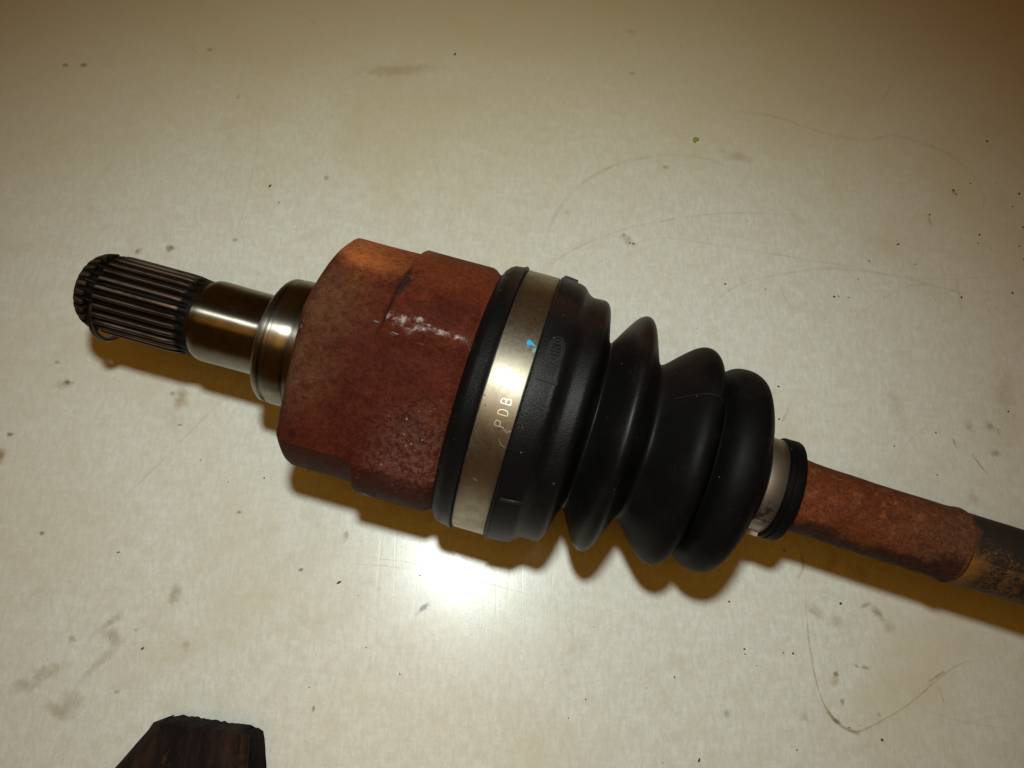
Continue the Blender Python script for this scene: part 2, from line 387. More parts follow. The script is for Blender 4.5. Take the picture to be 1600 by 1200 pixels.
for pts, wd, mt, st in [
    ([(840, 415), (868, 335), (915, 283), (980, 252), (1050, 242), (1112, 250), (1135, 262)], 1.9, faint, 0.9),
    ([(1110, 172), (1200, 180), (1280, 205), (1350, 219), (1400, 212), (1470, 235), (1512, 265), (1535, 300), (1538, 335)], 1.7, faint, 0.9),
    ([(850, 420), (900, 388), (970, 360), (1050, 343), (1140, 333), (1250, 335)], 0.9, faint, 1.0),
    ([(905, 430), (960, 397), (1030, 372), (1150, 388), (1300, 412), (1450, 436), (1600, 428)], 0.9, faint, 0.8),
    ([(1095, 495), (1150, 447), (1230, 427), (1310, 420), (1430, 438), (1540, 472)], 1.4, faint, 0.9),
    ([(1330, 500), (1390, 460), (1440, 445), (1520, 462)], 1.2, faint, 0.8),
    ([(1256, 880), (1260, 960), (1268, 1030), (1283, 1090), (1305, 1126), (1333, 1143), (1365, 1133), (1420, 1100), (1465, 1062), (1500, 1038), (1537, 1030)], 0.85, line, 0.9),
    ([(1287, 1100), (1305, 1127), (1330, 1142), (1345, 1146)], 1.8, brown, 0.8),
    ([(1450, 1067), (1465, 1056), (1476, 1049)], 1.3, brown, 1.0),
    ([(1465, 1070), (1475, 1098)], 0.7, line, 0.7),
    ([(1250, 860), (1255, 885), (1246, 905)], 1.5, brown, 0.8),
    ([(1430, 1100), (1490, 1124), (1560, 1136), (1600, 1139)], 0.6, faint, 0.8),
    ([(583, 872), (640, 879), (700, 892), (765, 912), (826, 929)], 0.40, line, 0.9),
    ([(545, 881), (600, 884), (640, 890)], 0.35, line, 0.5),
    ([(200, 772), (255, 718), (300, 672), (345, 628)], 1.2, faint, 0.8),
    ([(455, 14), (478, 26), (500, 41)], 1.6, faint, 0.9),
    ([(370, 365), (385, 310), (402, 230), (404, 175)], 1.2, faint, 0.5),
    ([(340, 100), (300, 75), (275, 20)], 1.0, faint, 0.5),
    ([(135, 1000), (165, 978), (195, 955)], 3.0, brown, 0.45),
    ([(118, 1075), (150, 1040), (180, 1010), (175, 990), (150, 1000)], 4.0, brown, 0.45),
    ([(682, 250), (686, 300), (680, 350)], 0.8, faint, 0.5),
    ([(1518, 708), (1532, 728), (1549, 746)], 0.9, brown, 1.0),
    ([(1380, 760), (1420, 690), (1465, 655)], 0.7, faint, 0.6),
    ([(1240, 620), (1222, 660), (1232, 640)], 1.0, faint, 0.8),
    ([(1375, 165), (1395, 130), (1412, 103)], 0.9, faint, 0.9),
    ([(1215, 430), (1225, 462), (1240, 488)], 0.9, faint, 0.8),
    ([(838, 885), (828, 925), (815, 965)], 0.7, pale, 1.0),
    ([(710, 985), (770, 976), (820, 960)], 0.4, pale, 0.9),
    ([(640, 1000), (760, 965), (800, 905)], 0.35, pale, 0.5),
    ([(745, 1060), (790, 1035), (860, 1000)], 0.35, pale, 0.6),
    ([(887, 925), (884, 940)], 0.6, pale, 1.0),
    ([(440, 230), (440, 300)], 0.7, faint, 0.4),
    ([(1495, 420), (1497, 450), (1503, 490)], 1.6, faint, 0.7)]:
    ribbon('scratch', pts, wd * MM, mt, st)

for u, v, a, b, mt, st, an in [
    (540, 838, 6, 13, greym, 1.0, -0.25), (661, 950, 17, 6, greym, 0.8, 0.65), (470, 890, 6, 4, greym, 1.0, 0),
    (490, 1107, 4, 6, olive, 0.8, 0), (592, 920, 7, 4, brown, 0.4, 0),
    (216, 393, 8, 8, olive, 0.8, 0), (266, 388, 11, 9, olive, 0.8, 0.3), (107, 598, 11, 7, olive, 1.0, 0), (90, 566, 7, 5, olive, 0.5, 0),
    (282, 622, 16, 22, brown, 0.9, 0.2), (270, 615, 7, 6, olive, 0.6, 0), (113, 999, 9, 8, olive, 0.9, 0), (273, 930, 12, 24, brown, 0.7, -0.2),
    (290, 1010, 10, 12, brown, 0.7, 0), (171, 972, 6, 5, olive, 0.5, 0), (213, 984, 5, 5, olive, 0.4, 0), (66, 833, 6, 5, greym, 0.8, 0), (16, 679, 8, 5, greym, 0.8, 0),
    (281, 664, 6, 3, greym, 0.7, 0), (374, 800, 6, 4, greym, 0.7, 0), (185, 863, 5, 2.5, greym, 1.0, 0), (183, 1080, 7, 5, greym, 0.5, 0.5),
    (103, 102, 8, 6, greym, 0.7, 0), (131, 102, 9, 7, greym, 0.6, 0), (327, 78, 7, 5, olive, 0.7, 0), (510, 278, 6, 7, olive, 0.5, 0),
    (372, 152, 5, 7, olive, 0.5, 0), (368, 375, 6, 5, olive, 0.5, 0), (403, 427, 7, 7, brown, 0.4, 0), (0, 715, 10, 22, brown, 1.1, 0), (100, 600, 20, 12, brown, 0.5, 0),
    (620, 110, 90, 18, brown, 0.35, 0.1), (60, 1060, 60, 20, brown, 0.5, 0.5), (90, 1110, 45, 16, brown, 0.5, -0.4), (110, 1095, 30, 30, brown, 0.4, 0),
    (980, 375, 18, 10, olive, 0.45, -0.7), (990, 381, 4, 4, olive, 1.0, 0), (973, 369, 5, 4, olive, 0.5, 0),
    (1299, 880, 22, 12, brown, 0.55, 0.9), (1345, 895, 40, 16, brown, 0.30, -0.5), (1275, 955, 20, 12, brown, 0.6, -0.6), (1305, 970, 16, 14, brown, 0.5, 0),
    (1371, 958, 20, 9, olive, 0.6, -0.9), (1352, 945, 14, 5, brown, 0.7, 0.4), (1390, 980, 14, 14, brown, 0.4, 0), (1306, 1053, 7, 6, olive, 0.9, -0.5),
    (1303, 1064, 13, 10, brown, 0.7, 0), (1337, 1040, 8, 3, olive, 0.8, -0.6), (1352, 1043, 9, 4, olive, 0.7, -0.2), (1316, 1097, 5, 8, olive, 0.8, 0),
    (1308, 1127, 9, 5, olive, 1.0, -0.6), (1136, 1115, 9, 9, olive, 0.5, 0), (1257, 1120, 10, 14, brown, 0.4, 0), (1373, 1117, 5, 4, olive, 0.6, 0),
    (1513, 664, 10, 16, brown, 0.7, 0.4), (1545, 665, 9, 14, brown, 0.6, 0), (1560, 675, 7, 10, olive, 0.3, 0), (1555, 708, 12, 9, brown, 0.7, 0),
    (1490, 690, 4, 12, brown, 0.6, 0.2), (1520, 780, 12, 20, brown, 0.35, 0.2), (1490, 300, 5, 6, olive, 0.6, 0), (1452, 345, 4, 14, brown, 0.7, 0.2),
    (1040, 262, 8, 6, brown, 0.5, 0), (885, 333, 8, 6, brown, 0.5, 0), (988, 115, 8, 5, brown, 0.5, 0), (984, 50, 12, 7, brown, 0.4, 0),
    (700, 480, 10, 10, brown, 0.0, 0), (1150, 245, 40, 14, brown, 0.35, -0.2), (1400, 640, 20, 60, brown, 0.2, 0.2), (1570, 620, 30, 70, brown, 0.25, -0.2)]:
    if st > 0: blotch('stain', u, v, a, b, mt, st, an)

def lump(bm, c, r, seed, flat=0.7, sub=1, stretch=(1, 1, 1), rz=0.0):
    ret = bmesh.ops.create_icosphere(bm, subdivisions=sub, radius=1)
    R = Matrix.Rotation(rz, 3, 'Z')
    for v in ret['verts']:
        k = 1 + 0.45 * noise.noise(v.co * 1.7 + Vector((seed * 3.1, seed, 0)))
        q = R @ Vector((v.co.x * stretch[0], v.co.y * stretch[1], v.co.z * flat * stretch[2])) * k * r
        v.co = Vector(c) + q + Vector((0, 0, r * flat * 0.8))

bm = bmesh.new()
spots = [(530, 910, 3.2, 0.5), (625, 1053, 1.6, 0), (656, 899, 1.4, 0), (1313, 943, 3, 0), (1403, 382, 3.2, 0.6), (1502, 465, 2.8, 0), (1303, 464, 2.6, 0), (1310, 463, 1.6, 0),
    (1358, 408, 2.0, 0), (1430, 413, 1.6, 0), (1341, 436, 1.5, 0), (1326, 465, 1.6, 0), (1133, 444, 2.4, 0), (1196, 452, 1.5, 0), (1542, 221, 2.8, 0), (1516, 287, 2.0, 0), (1489, 297, 2.8, 0),
    (1494, 304, 2.2, 0), (1092, 1188, 2.8, 1.2), (1378, 1156, 2.8, 0), (1139, 940, 2.0, 0), (1217, 655, 2.2, 0), (1216, 604, 2.4, 0), (1462, 676, 1.8, 0), (1397, 697, 1.8, 0), (1464, 742, 1.6, 0),
    (1575, 643, 2.4, 0), (1239, 1021, 2.2, 0), (1224, 1020, 1.4, 0), (1163, 1014, 2, 0), (1164, 1022, 1.4, 0), (1054, 1058, 1.8, 0), (422, 291, 3.2, 0.8), (436, 317, 1.8, 0), (711, 85, 3.2, 1.2),
    (413, 747, 1.8, 0), (313, 719, 1.3, 0), (483, 1074, 1.2, 0), (572, 1012, 1.3, 0), (223, 1013, 2.4, 0.6), (1530, 367, 2.6, 0), (1528, 380, 1.8, 0), (1452, 336, 2.4, 0), (1592, 303, 3, 0), (1582, 323, 2, 0),
    (1598, 355, 2.6, 0), (1592, 385, 2.2, 0), (1599, 405, 2.4, 0), (1582, 458, 2.6, 0), (1574, 350, 1.4, 0), (984, 380, 2.2, 0), (975, 366, 1.6, 0), (989, 381, 2, 0), (560, 930, 1.0, 0), (1088, 848, 1.6, 0),
    (1245, 1172, 1.5, 0), (1327, 1137, 1.6, 0), (915, 1093, 1.4, 0), (1010, 1075, 1.2, 0), (888, 1122, 1.2, 0), (928, 980, 1.0, 0), (1100, 900, 1.2, 0), (1225, 860, 2.0, 0), (1182, 1040, 1.2, 0)]
for i in range(30): spots.append((random.uniform(0, 1600), random.uniform(0, 1200), random.uniform(0.6, 1.2), 0))
for i in range(30): spots.append((random.gauss(1560, 50), random.uniform(240, 520), random.uniform(0.5, 1.1), 0))
for i, (u, v, r, an) in enumerate(spots):
    lump(bm, at(u, v), r * 0.21 * MM, i, 0.5, 1, (1.5, 0.7, 0.6) if an else (1, 1, 0.7), an)
me = bpy.data.meshes.new('grit'); bm.to_mesh(me); bm.free()
g = link('grit', me, M['grit'], kind='stuff', sharp=80)
thing(g, 'scattered tiny dark specks of grit lying on the off-white worktop', 'grit')

bm = bmesh.new(); lump(bm, at(1087, 219), 1.15 * MM, 5, 0.75, 3, (1.15, 0.85, 1)); lump(bm, at(1085, 222), 0.7 * MM, 9, 0.7, 2)
me = bpy.data.meshes.new('green_crumb'); bm.to_mesh(me); bm.free()
thing(link('green_crumb', me, M['leaf'], sharp=60), 'tiny yellow-green crumb lying on the bare worktop beyond the rubber boot', 'crumb')

# ------------------------------------------------------------------ the drive axle
AX = Vector((-0.10083559, 0.10956854, 0.0)); RZ = math.radians(-16.631098401340477); H = 46.5 * MM
axle = bpy.data.objects.new('drive_axle', None); COL.objects.link(axle)
axle.location = AX; axle.rotation_euler = (0, 0, RZ)
thing(axle, 'rusty drive axle with splined end, black bellows boot and steel clamps', 'axle')
M_AX = Matrix.Translation(AX) @ Matrix.Rotation(RZ, 4, 'Z')
YC = [(-60, -3.2), (-40, -2.6), (-13, -1.9), (110, 1.4), (132, 1.7), (153, 1.75), (177, 1.1), (214, -0.4), (250, -1.3), (290, -1.8), (420, -3.2)]
def lerp(tab, x):
    if x <= tab[0][0]: return tab[0][1]
    for (a, va), (b, vb) in zip(tab, tab[1:]):
        if x <= b: return va + (vb - va) * (x - a) / (b - a)
    return tab[-1][1]
def pt(s, psi, r):
    """axle-local point; s and r in mm, psi in degrees from straight up, positive towards the near side"""
    a = math.radians(psi)
    return Vector((s * MM, (lerp(YC, s) - r * math.sin(a)) * MM, H + r * math.cos(a) * MM))
def crom(prof, k):
    out = []
    for i in range(len(prof) - 1):
        p0 = prof[max(i - 1, 0)]; p1 = prof[i]; p2 = prof[i + 1]; p3 = prof[min(i + 2, len(prof) - 1)]
        for j in range(k):
            t = j / k
            out.append(tuple(0.5 * (2 * p1[d] + (p2[d] - p0[d]) * t + (2 * p0[d] - 5 * p1[d] + 4 * p2[d] - p3[d]) * t * t + (3 * p1[d] - p0[d] - 3 * p2[d] + p3[d]) * t ** 3) for d in range(2)))
    out.append(prof[-1]); return out
def lathe(name, prof, mat, nt=128, rf=None, parent=axle, sharp=35, caps=True, label=None):
    vs = []; dep = []; n = len(prof)
    for s, r in prof:
        for k in range(nt):
            psi = 360 * k / nt; q = rf(psi, s, r) if rf else r
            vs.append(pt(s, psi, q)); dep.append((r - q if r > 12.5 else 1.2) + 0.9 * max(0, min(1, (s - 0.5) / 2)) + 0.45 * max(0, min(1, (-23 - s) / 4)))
    fs = [(i * nt + k, i * nt + (k + 1) % nt, (i + 1) * nt + (k + 1) % nt, (i + 1) * nt + k) for i in range(n - 1) for k in range(nt)]
    if caps: fs += [tuple(range(nt)), tuple(range((n - 1) * nt, n * nt))]
    me = bpy.data.meshes.new(name); me.from_pydata(vs, [], fs)
    if name == 'spline':
        at_ = me.attributes.new('grease', 'FLOAT', 'POINT')
        for i, d in enumerate(dep): at_.data[i].value = d
    bm = bmesh.new(); bm.from_mesh(me); bmesh.ops.recalc_face_normals(bm, faces=bm.faces[:]); bm.to_mesh(me); bm.free()
    return link(name, me, mat, parent, sharp=sharp, label=label)

# stub shaft: journal and collar (one polished piece), splines as a part of their own
NTEETH = 26
def tooth(psi, s, r):
    ph = (psi / 360 * NTEETH) % 1.0
    t = 2 * abs(ph - 0.5)                        # 0 at root, 1 at crest
    prof = min(1, max(0, (t - 0.26) / 0.40))
    prof = prof * prof * (3 - 2 * prof)
    amp = 1.55
    if -30.6 < s < -27.4: amp = 0.2
    if s > 0: amp = 1.55 * max(0, (5.5 - s) / 5.5) ** 1.5
    if s < -31: amp *= 0.55 * max(0, (s + 37) / 6)
    return r - amp * (1 - prof)
sp = [(-36.8, 7.0), (-36.7, 9.0), (-36.2, 10.6), (-35.4, 11.8), (-34.4, 12.7), (-33.2, 13.4), (-31.8, 13.9), (-30.8, 14.1), (-30.4, 12.3), (-27.6, 12.3), (-27.2, 14.2), (-25, 14.35), (-20, 14.4),
      (-14, 14.4), (-8, 14.4), (-3, 14.4), (-1, 14.35), (1, 14.2), (2.5, 13.9), (4, 13.7), (5.5, 13.6), (6.2, 13.6)]
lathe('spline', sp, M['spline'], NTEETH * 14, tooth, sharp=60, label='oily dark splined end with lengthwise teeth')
lathe('journal', [(6.2, 13.5), (6.8, 13.8), (8.0, 14.5), (9.0, 14.7), (10, 14.75), (14, 14.7), (19, 14.65), (25, 14.65), (29.8, 14.65), (30.8, 14.8), (31.3, 15.4)], M['polished'], 192, sharp=45,
      label='polished bare steel journal')
lathe('collar', [(31.6, 14.4), (31.8, 16.5), (32.1, 18.4), (32.7, 20.3), (33.5, 21.6), (34.4, 22.3), (35.6, 22.4), (36.2, 21.6), (37.0, 21.6), (37.6, 22.6), (40, 22.7), (43.5, 22.5), (44.2, 21.9), (45, 22.3), (54, 22.4)],
      M['collar'], 192, sharp=40)

def tube(name, pts, rad, mat, parent=axle, K=8, closed=False):
    n = len(pts); vs = []
    for i, p in enumerate(pts):
        a = pts[(i - 1) % n] if (closed or i > 0) else p; b = pts[(i + 1) % n] if (closed or i < n - 1) else p
        d = (b - a).normalized(); up = Vector((0.13, 0.2, 1)).normalized()
        x = d.cross(up).normalized(); y = d.cross(x)
        for k in range(K):
            t = 2 * math.pi * k / K; vs.append(p + (x * math.cos(t) + y * math.sin(t)) * rad)
    m = n if closed else n - 1
    fs = [(i * K + k, i * K + (k + 1) % K, ((i + 1) % n) * K + (k + 1) % K, ((i + 1) % n) * K + k) for i in range(m) for k in range(K)]
    if not closed: fs += [tuple(range(K)), tuple(range((n - 1) * K, n * K))]
    me = bpy.data.meshes.new(name); me.from_pydata(vs, [], fs)
    return link(name, me, mat, parent, sharp=60)
ring = []
for k in range(60):
    psi = 205 + 340 * k / 59 ; a = math.radians(psi)
    ring.append(Vector((-29.0 * MM, (lerp(YC, -29) - 2.2 - 13.3 * math.sin(a)) * MM, H + (13.3 * math.cos(a) - 4.1) * MM)))
tube('snap_ring', ring, 1.05 * MM, M['wire'])

# three-lobed joint housing
LOBES = (-28, 92, 212)
def adiff(a, b): return abs((a - b + 180) % 360 - 180)
def sm(x, a, b):
    t = min(1, max(0, (x - a) / (b - a))); return t * t * (3 - 2 * t)
def housing_r(psi, s, r):
    d = min(adiff(psi, l) for l in LOBES)        # 0 at lobe centre, 60 at flat centre
    half = 28.0
    step = sm(s, 75.2, 77.2)
    hi = 41.9 + 1.9 * step
    ap = 36.9
    if adiff(psi, -88) < 32: ap = 39.5
    if d > half:
        x = (60 - d) / (60 - half)                # 0 mid-flat, 1 at the ridge
        rr = ap + (41.9 - ap) * (0.94 * x * x + 0.06 * x ** 6) + (hi - 41.9) * sm(x, 0.72, 1.0)
    else:
        e = d / half
        rr = hi + (-0.5 * (1 - e ** 4) if step < 0.5 else 0.25 * (1 - e * e))
        rr -= (1 - step) * 0.5 * (1 - e * e)
    rr += 0.10 * noise.noise(Vector((s * 0.08, math.cos(math.radians(psi)) * 3, math.sin(math.radians(psi)) * 3)))
    # small dents in the ridge where the step starts
    for ds, dp, dr, dd in ((76.6, -0.5, 1.6, 0.9), (74.5, 1.5, 1.3, 0.5), (84, -3, 2.0, 0.35), (80, -1, 1.5, 0.3), (88, 0.5, 2.2, 0.25)):
        q = ((s - ds) ** 2 + ((psi if psi < 180 else psi - 360) - dp) ** 2 * 0.5) / dr ** 2
        if q < 4: rr -= dd * math.exp(-q)
    return rr * r / 41.7
hp = [(50.4, 22.0), (50.3, 30.0), (50.4, 36.5), (50.8, 38.6), (51.5, 40.1), (52.4, 41.1), (53.4, 41.6), (55.0, 41.7)]
hp += [(55.0 + i * 0.8, 41.7) for i in range(1, 56)] + [(100.0, 41.7), (101.2, 41.3), (102.4, 40.4), (103.6, 39.8), (108, 39.5)]
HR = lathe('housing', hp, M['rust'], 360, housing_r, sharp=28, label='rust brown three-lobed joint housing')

def rs(s):   # boot outer radius
    return lerp(BOOTL, s)
# ---- boot
lip = [(103.4, 40.0), (103.6, 42.6), (104.4, 44.2), (105.6, 45.4), (107.0, 46.1), (109.4, 46.3), (110.6, 46.9), (110.9, 46.7), (111.1, 45.2)]
bandseat = [(113, 45.0), (117, 45.0), (122.2, 45.1)]
b1 = crom([(122.5, 45.9), (122.9, 46.5), (125, 46.6), (128, 46.3), (130.4, 45.9), (131.8, 45.2), (133.2, 43.8), (135, 42.9), (137.5, 43.0), (139.6, 42.9), (141.1, 41.6), (142.1, 39.0), (143.0, 35.4), (144.2, 31.0), (145.2, 29.6),
           (146.4, 31.0), (149.0, 35.6), (151.4, 39.5), (153.2, 41.3), (154.8, 41.9), (156.3, 41.3), (157.6, 39.6), (159.2, 36.0), (161.4, 30.6), (162.8, 28.2), (164.2, 27.8), (166.0, 29.1), (169, 32.2),
           (172, 35.2), (174.6, 37.4), (176.8, 38.4), (178.9, 38.4), (180.8, 37.2), (182.3, 34.6), (183.5, 31.2), (184.3, 29.2), (185.2, 30.6), (186.8, 33.3), (189.2, 35.0), (192.0, 35.6), (194.8, 35.4), (197.4, 34.0),
           (199.4, 31.0), (201.2, 27.0), (202.6, 22.3), (203.5, 18.6), (204.3, 16.4), (205.4, 15.6)], 4)
tail = [(211.3, 15.6), (211.4, 17.0), (211.7, 17.35), (212.7, 17.4), (212.9, 17.0), (213.2, 17.0), (213.4, 17.4), (215.8, 17.6), (216.6, 17.3), (217.1, 16.4), (217.3, 14.6), (217.2, 12.0)]
BOOTL = lip + bandseat + b1 + tail
def bootr(psi, s, r):
    w_ = 0.35 * noise.noise(Vector((s * 0.03, math.cos(math.radians(psi)) * 1.5, math.sin(math.radians(psi)) * 1.5)))
    if 130 < s < 206: r += 2.2 * w_
    if 104.5 < s < 110.9: r += 0.12 * noise.noise(Vector((s * .4, psi * 0.3, 0)))
    return r
boot = lathe('boot', BOOTL, M['rubber'], 220, bootr, sharp=40, label='black rubber bellows boot with four convolutions')

# parting seam and raised marks on the boot
def strip(name, path, width, height, mat, parent, rfun):
    """raised bar that follows the surface: path of (s, psi)"""
    vs = []
    P = []
    for i in range(len(path) - 1):
        (s0, p0), (s1, p1) = path[i], path[i + 1]
        m = max(1, int(math.hypot(s1 - s0, (p1 - p0) * 0.8) / 0.8))
        for k in range(m): P.append((s0 + (s1 - s0) * k / m, p0 + (p1 - p0) * k / m))
    P.append(path[-1]); n = len(P)
    closed = path[0] == path[-1]
    for i, (s, p) in enumerate(P):
        r = rfun(s); kx = r * math.pi / 180
        a = P[max(i - 1, 0)] if not closed else P[(i - 1) % (n - 1)]; b = P[min(i + 1, n - 1)] if not closed else P[(i + 1) % (n - 1)]
        dx, dy = b[0] - a[0], (b[1] - a[1]) * kx; L = math.hypot(dx, dy) or 1; nx, ny = -dy / L, dx / L
        for off, hh in ((-0.5, -0.12), (-0.42, height), (0.42, height), (0.5, -0.12)):
            s2 = s + nx * off * width; p2 = p + ny * off * width / kx
            vs.append(pt(s2, p2, rfun(s2) + hh))
    fs = [(4 * i + k, 4 * i + k + 1, 4 * i + k + 5, 4 * i + k + 4) for i in range(n - 1) for k in range(3)] + [(0, 1, 2, 3), (4 * n - 4, 4 * n - 3, 4 * n - 2, 4 * n - 1)]
    me = bpy.data.meshes.new(name); me.from_pydata(vs, [], fs)
    bm = bmesh.new(); bm.from_mesh(me); bmesh.ops.recalc_face_normals(bm, faces=bm.faces[:]); bm.to_mesh(me); bm.free()
    return link(name, me, mat, parent, sharp=30)
def join_strips(name, paths, width, height, mat, parent, rfun):
    obs = [strip(name, p, width, height, mat, parent, rfun) for p in paths]
    bm = bmesh.new()
    for o in obs: bm.from_mesh(o.data)
    me = bpy.data.meshes.new(name); bm.to_mesh(me); bm.free()
    for o in obs: bpy.data.objects.remove(o)
    return link(name, me, mat, parent, sharp=30)

for ps, s0, s1, hgt in ((6.2, 124.6, 131.0, 0.45), (55.0, 124.6, 131.2, 0.40), (-70, 123.4, 128.4, 1.1), (122, 124, 131, 0.5), (182, 124, 131, 0.5), (-118, 124, 131, 0.5)):
    strip('raised_bar', [(s0, ps), (s1, ps)], 1.35 if hgt < 1 else 3.0, hgt, M['moulded'], boot, rs)
def oval(cs, cp, a, b, k=28): return [(cs + a * math.cos(2 * math.pi * i / k), cp + b * math.sin(2 * math.pi * i / k)) for i in range(k + 1)]
em = [oval(127.8, -5.4, 2.35, 6.0), oval(127.8, -5.4, 1.75, 4.8), [(126.4, -2.6), (129.2, -2.9)], [(126.5, -2.6), (127.8, -0.9), (129.2, -2.9)],
      [(126.6, -4.2), (129.0, -4.4)], [(126.6, -5.6), (129.0, -5.8)], [(126.6, -7.2), (127.8, -6.6), (129.0, -7.4)], [(126.8, -8.6), (128.8, -8.7)]]
join_strips('emblem', em, 0.36, 0.30, M['moulded'], boot, rs)
join_strips('numeral', [[(125.0, 15.6), (127.4, 15.9), (130.6, 17.0), (131.0, 16.1), (127.8, 14.2), (127.3, 15.9), (126.6, 17.2)]], 0.45, 0.40, M['moulded'], boot, rs)
# thin moulding rib round the band groove edge
strip('mould_seam', [(167.5, -14), (171, -14.4), (175, -14.6), (178.5, -14.6), (181, -14.4)], 0.25, 0.10, M['moulded'], boot, rs)
strip('moulding_rib', [(123.4, p) for p in range(0, 361, 6)], 0.5, 0.35, M['rubber'], boot, rs)

def patch(name, cs, cp, ds, dp, mat, parent, rfun, strength=1.0, lift=0.06, shear=0.0, n=10):
    """thin soft-edged mark that follows the surface"""
    vs = []; uv = []
    for i in range(n + 1):
        for j in range(n + 1):
            a = 2 * i / n - 1; b = 2 * j / n - 1
            s = cs + a * ds + shear * b; p = cp + b * dp
            vs.append(pt(s, p, rfun(s, p) + lift)); uv.append((0.5 + 0.5 * min(1, math.hypot(a, b)), strength))
    fs = [(i * (n + 1) + j, i * (n + 1) + j + 1, (i + 1) * (n + 1) + j + 1, (i + 1) * (n + 1) + j) for i in range(n) for j in range(n)]
    me = bpy.data.meshes.new(name); me.from_pydata(vs, [], fs); ul = me.uv_layers.new()
    for l in me.loops: ul.data[l.index].uv = uv[l.vertex_index]
    return link(name, me, mat, parent)
for c in ((106.5, 98, 1.6, 5), (107.0, 88, 1.2, 7), (176.5, 94, 0.9, 1.6), (179.8, 103, 1.6, 2.4), (129, 100, 2.0, 2.0), (187.5, 105, 0.8, 4)):
    patch('scuff', *c, M['scuff'], boot, lambda s, p: rs(s), 0.9, 0.25)
patch('thread_mark', 128.2, 54.0, 3.0, 0.25, M['scuff'], boot, lambda s, p: rs(s) , 1.6, 0.55)

# ---- large clamp band
def bandr(psi, s, r): return r
band = lathe('clamp_band', [(111.5, 44.9), (111.5, 45.7), (111.75, 45.95), (122.05, 45.95), (122.3, 45.7), (122.3, 44.9)], M['band'], 220, caps=False, sharp=50, label='broad stainless clamp band stamped PDB')
RB = lambda s: 45.95
def glyph(ch):      # strokes in a box 0..1 across, 0..1 up
    c = []
    if ch == 'P': c = [[(0, 0), (0, 1), (0.55, 1), (0.82, 0.9), (0.85, 0.7), (0.75, 0.5), (0.5, 0.45), (0, 0.45)]]
    if ch == 'D': c = [[(0, 0), (0, 1), (0.45, 1), (0.75, 0.85), (0.85, 0.5), (0.75, 0.15), (0.45, 0), (0, 0)]]
    if ch == 'B': c = [[(0, 0), (0, 1), (0.5, 1), (0.75, 0.9), (0.75, 0.62), (0.5, 0.52), (0, 0.52)], [(0.5, 0.52), (0.82, 0.4), (0.85, 0.12), (0.55, 0), (0, 0)]]
    return c
for ch, pc in (('P', 25.6), ('D', 21.3), ('B', 17.2)):
    strokes = [[(119.9 - 2.9 * y, pc + 1.2 - 2.3 * x) for x, y in st] for st in glyph(ch)]
    join_strips('letter', strokes, 0.22, 0.02, M['etch'], band, RB)
join_strips('scratch', [[(119.8, 27.2), (121.0, 28.2), (122.0, 27.4)], [(119.4, 31.0), (120.6, 33.4), (121.8, 33.8)], [(115.2, 49.6), (116.6, 50.4)]], 0.14, 0.03, M['etch'], band, RB)
def flat_poly(name, pts, mat, parent, r):
    me = bpy.data.meshes.new(name); n = len(pts)
    vs = [pt(s, p, r + 0.10) for s, p in pts] + [pt(s, p, r - 0.05) for s, p in pts]
    me.from_pydata(vs, [], [tuple(range(n))] + [(i, (i + 1) % n, n + (i + 1) % n, n + i) for i in range(n)])
    bm = bmesh.new(); bm.from_mesh(me); bmesh.ops.triangulate(bm, faces=bm.faces[:]); bmesh.ops.recalc_face_normals(bm, faces=bm.faces[:]); bm.to_mesh(me); bm.free()
    return link(name, me, mat, parent, smooth=False)
flat_poly('paint_mark', [(119.0, -6.9), (119.7, -7.3), (120.6, -6.6), (121.6, -5.7), (122.0, -5.4), (121.5, -5.2), (120.6, -5.4), (119.7, -5.0), (119.1, -5.3)], M['blue'], band, 45.95)
flat_poly('paint_fleck', [(119.5, -4.6), (119.9, -4.7), (119.9, -4.3), (119.6, -4.2)], M['blue'], band, 45.95)
flat_poly('paint_smear', [(121.5, -4.6), (122.2, -4.9), (122.25, -3.0), (121.6, -2.4), (121.2, -3.2)], M['green'], band, 45.95)

# ---- small clamp with crimped ear
band2 = lathe('small_clamp', [(205.35, 15.3), (205.35, 16.1), (205.55, 16.35), (211.05, 16.35), (211.3, 16.1), (211.3, 15.3)], M['band2'], 128, caps=False, sharp=50, label='narrow steel clamp on the boot tail')
ear = strip('clamp_ear', [(205.9, 101), (210.9, 101)], 2.6, 1.5, M['band2'], band2, lambda s: 16.3)
strip('ear_lug', [(206.5, 92), (206.5, 112)], 0.8, 0.9, M['nick'], band2, lambda s: 16.4)

# ---- shaft beyond the boot
def shaftr(psi, s, r):
    return r + 0.12 * noise.noise(Vector((s * 0.15, math.cos(math.radians(psi)) * 4, math.sin(math.radians(psi)) * 4)))
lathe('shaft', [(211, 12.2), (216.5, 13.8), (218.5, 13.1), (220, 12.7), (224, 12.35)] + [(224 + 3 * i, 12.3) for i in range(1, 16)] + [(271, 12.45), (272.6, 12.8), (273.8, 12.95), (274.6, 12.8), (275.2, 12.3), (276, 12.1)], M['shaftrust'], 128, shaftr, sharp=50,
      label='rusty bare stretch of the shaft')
lathe('coated_shaft', [(274.5, 12.15)] + [(275 + 4 * i, 12.2) for i in range(28)] + [(388, 11.4)], M['coated'], 128, shaftr, sharp=50, label='dark coated stretch of the shaft flecked with yellow rust')

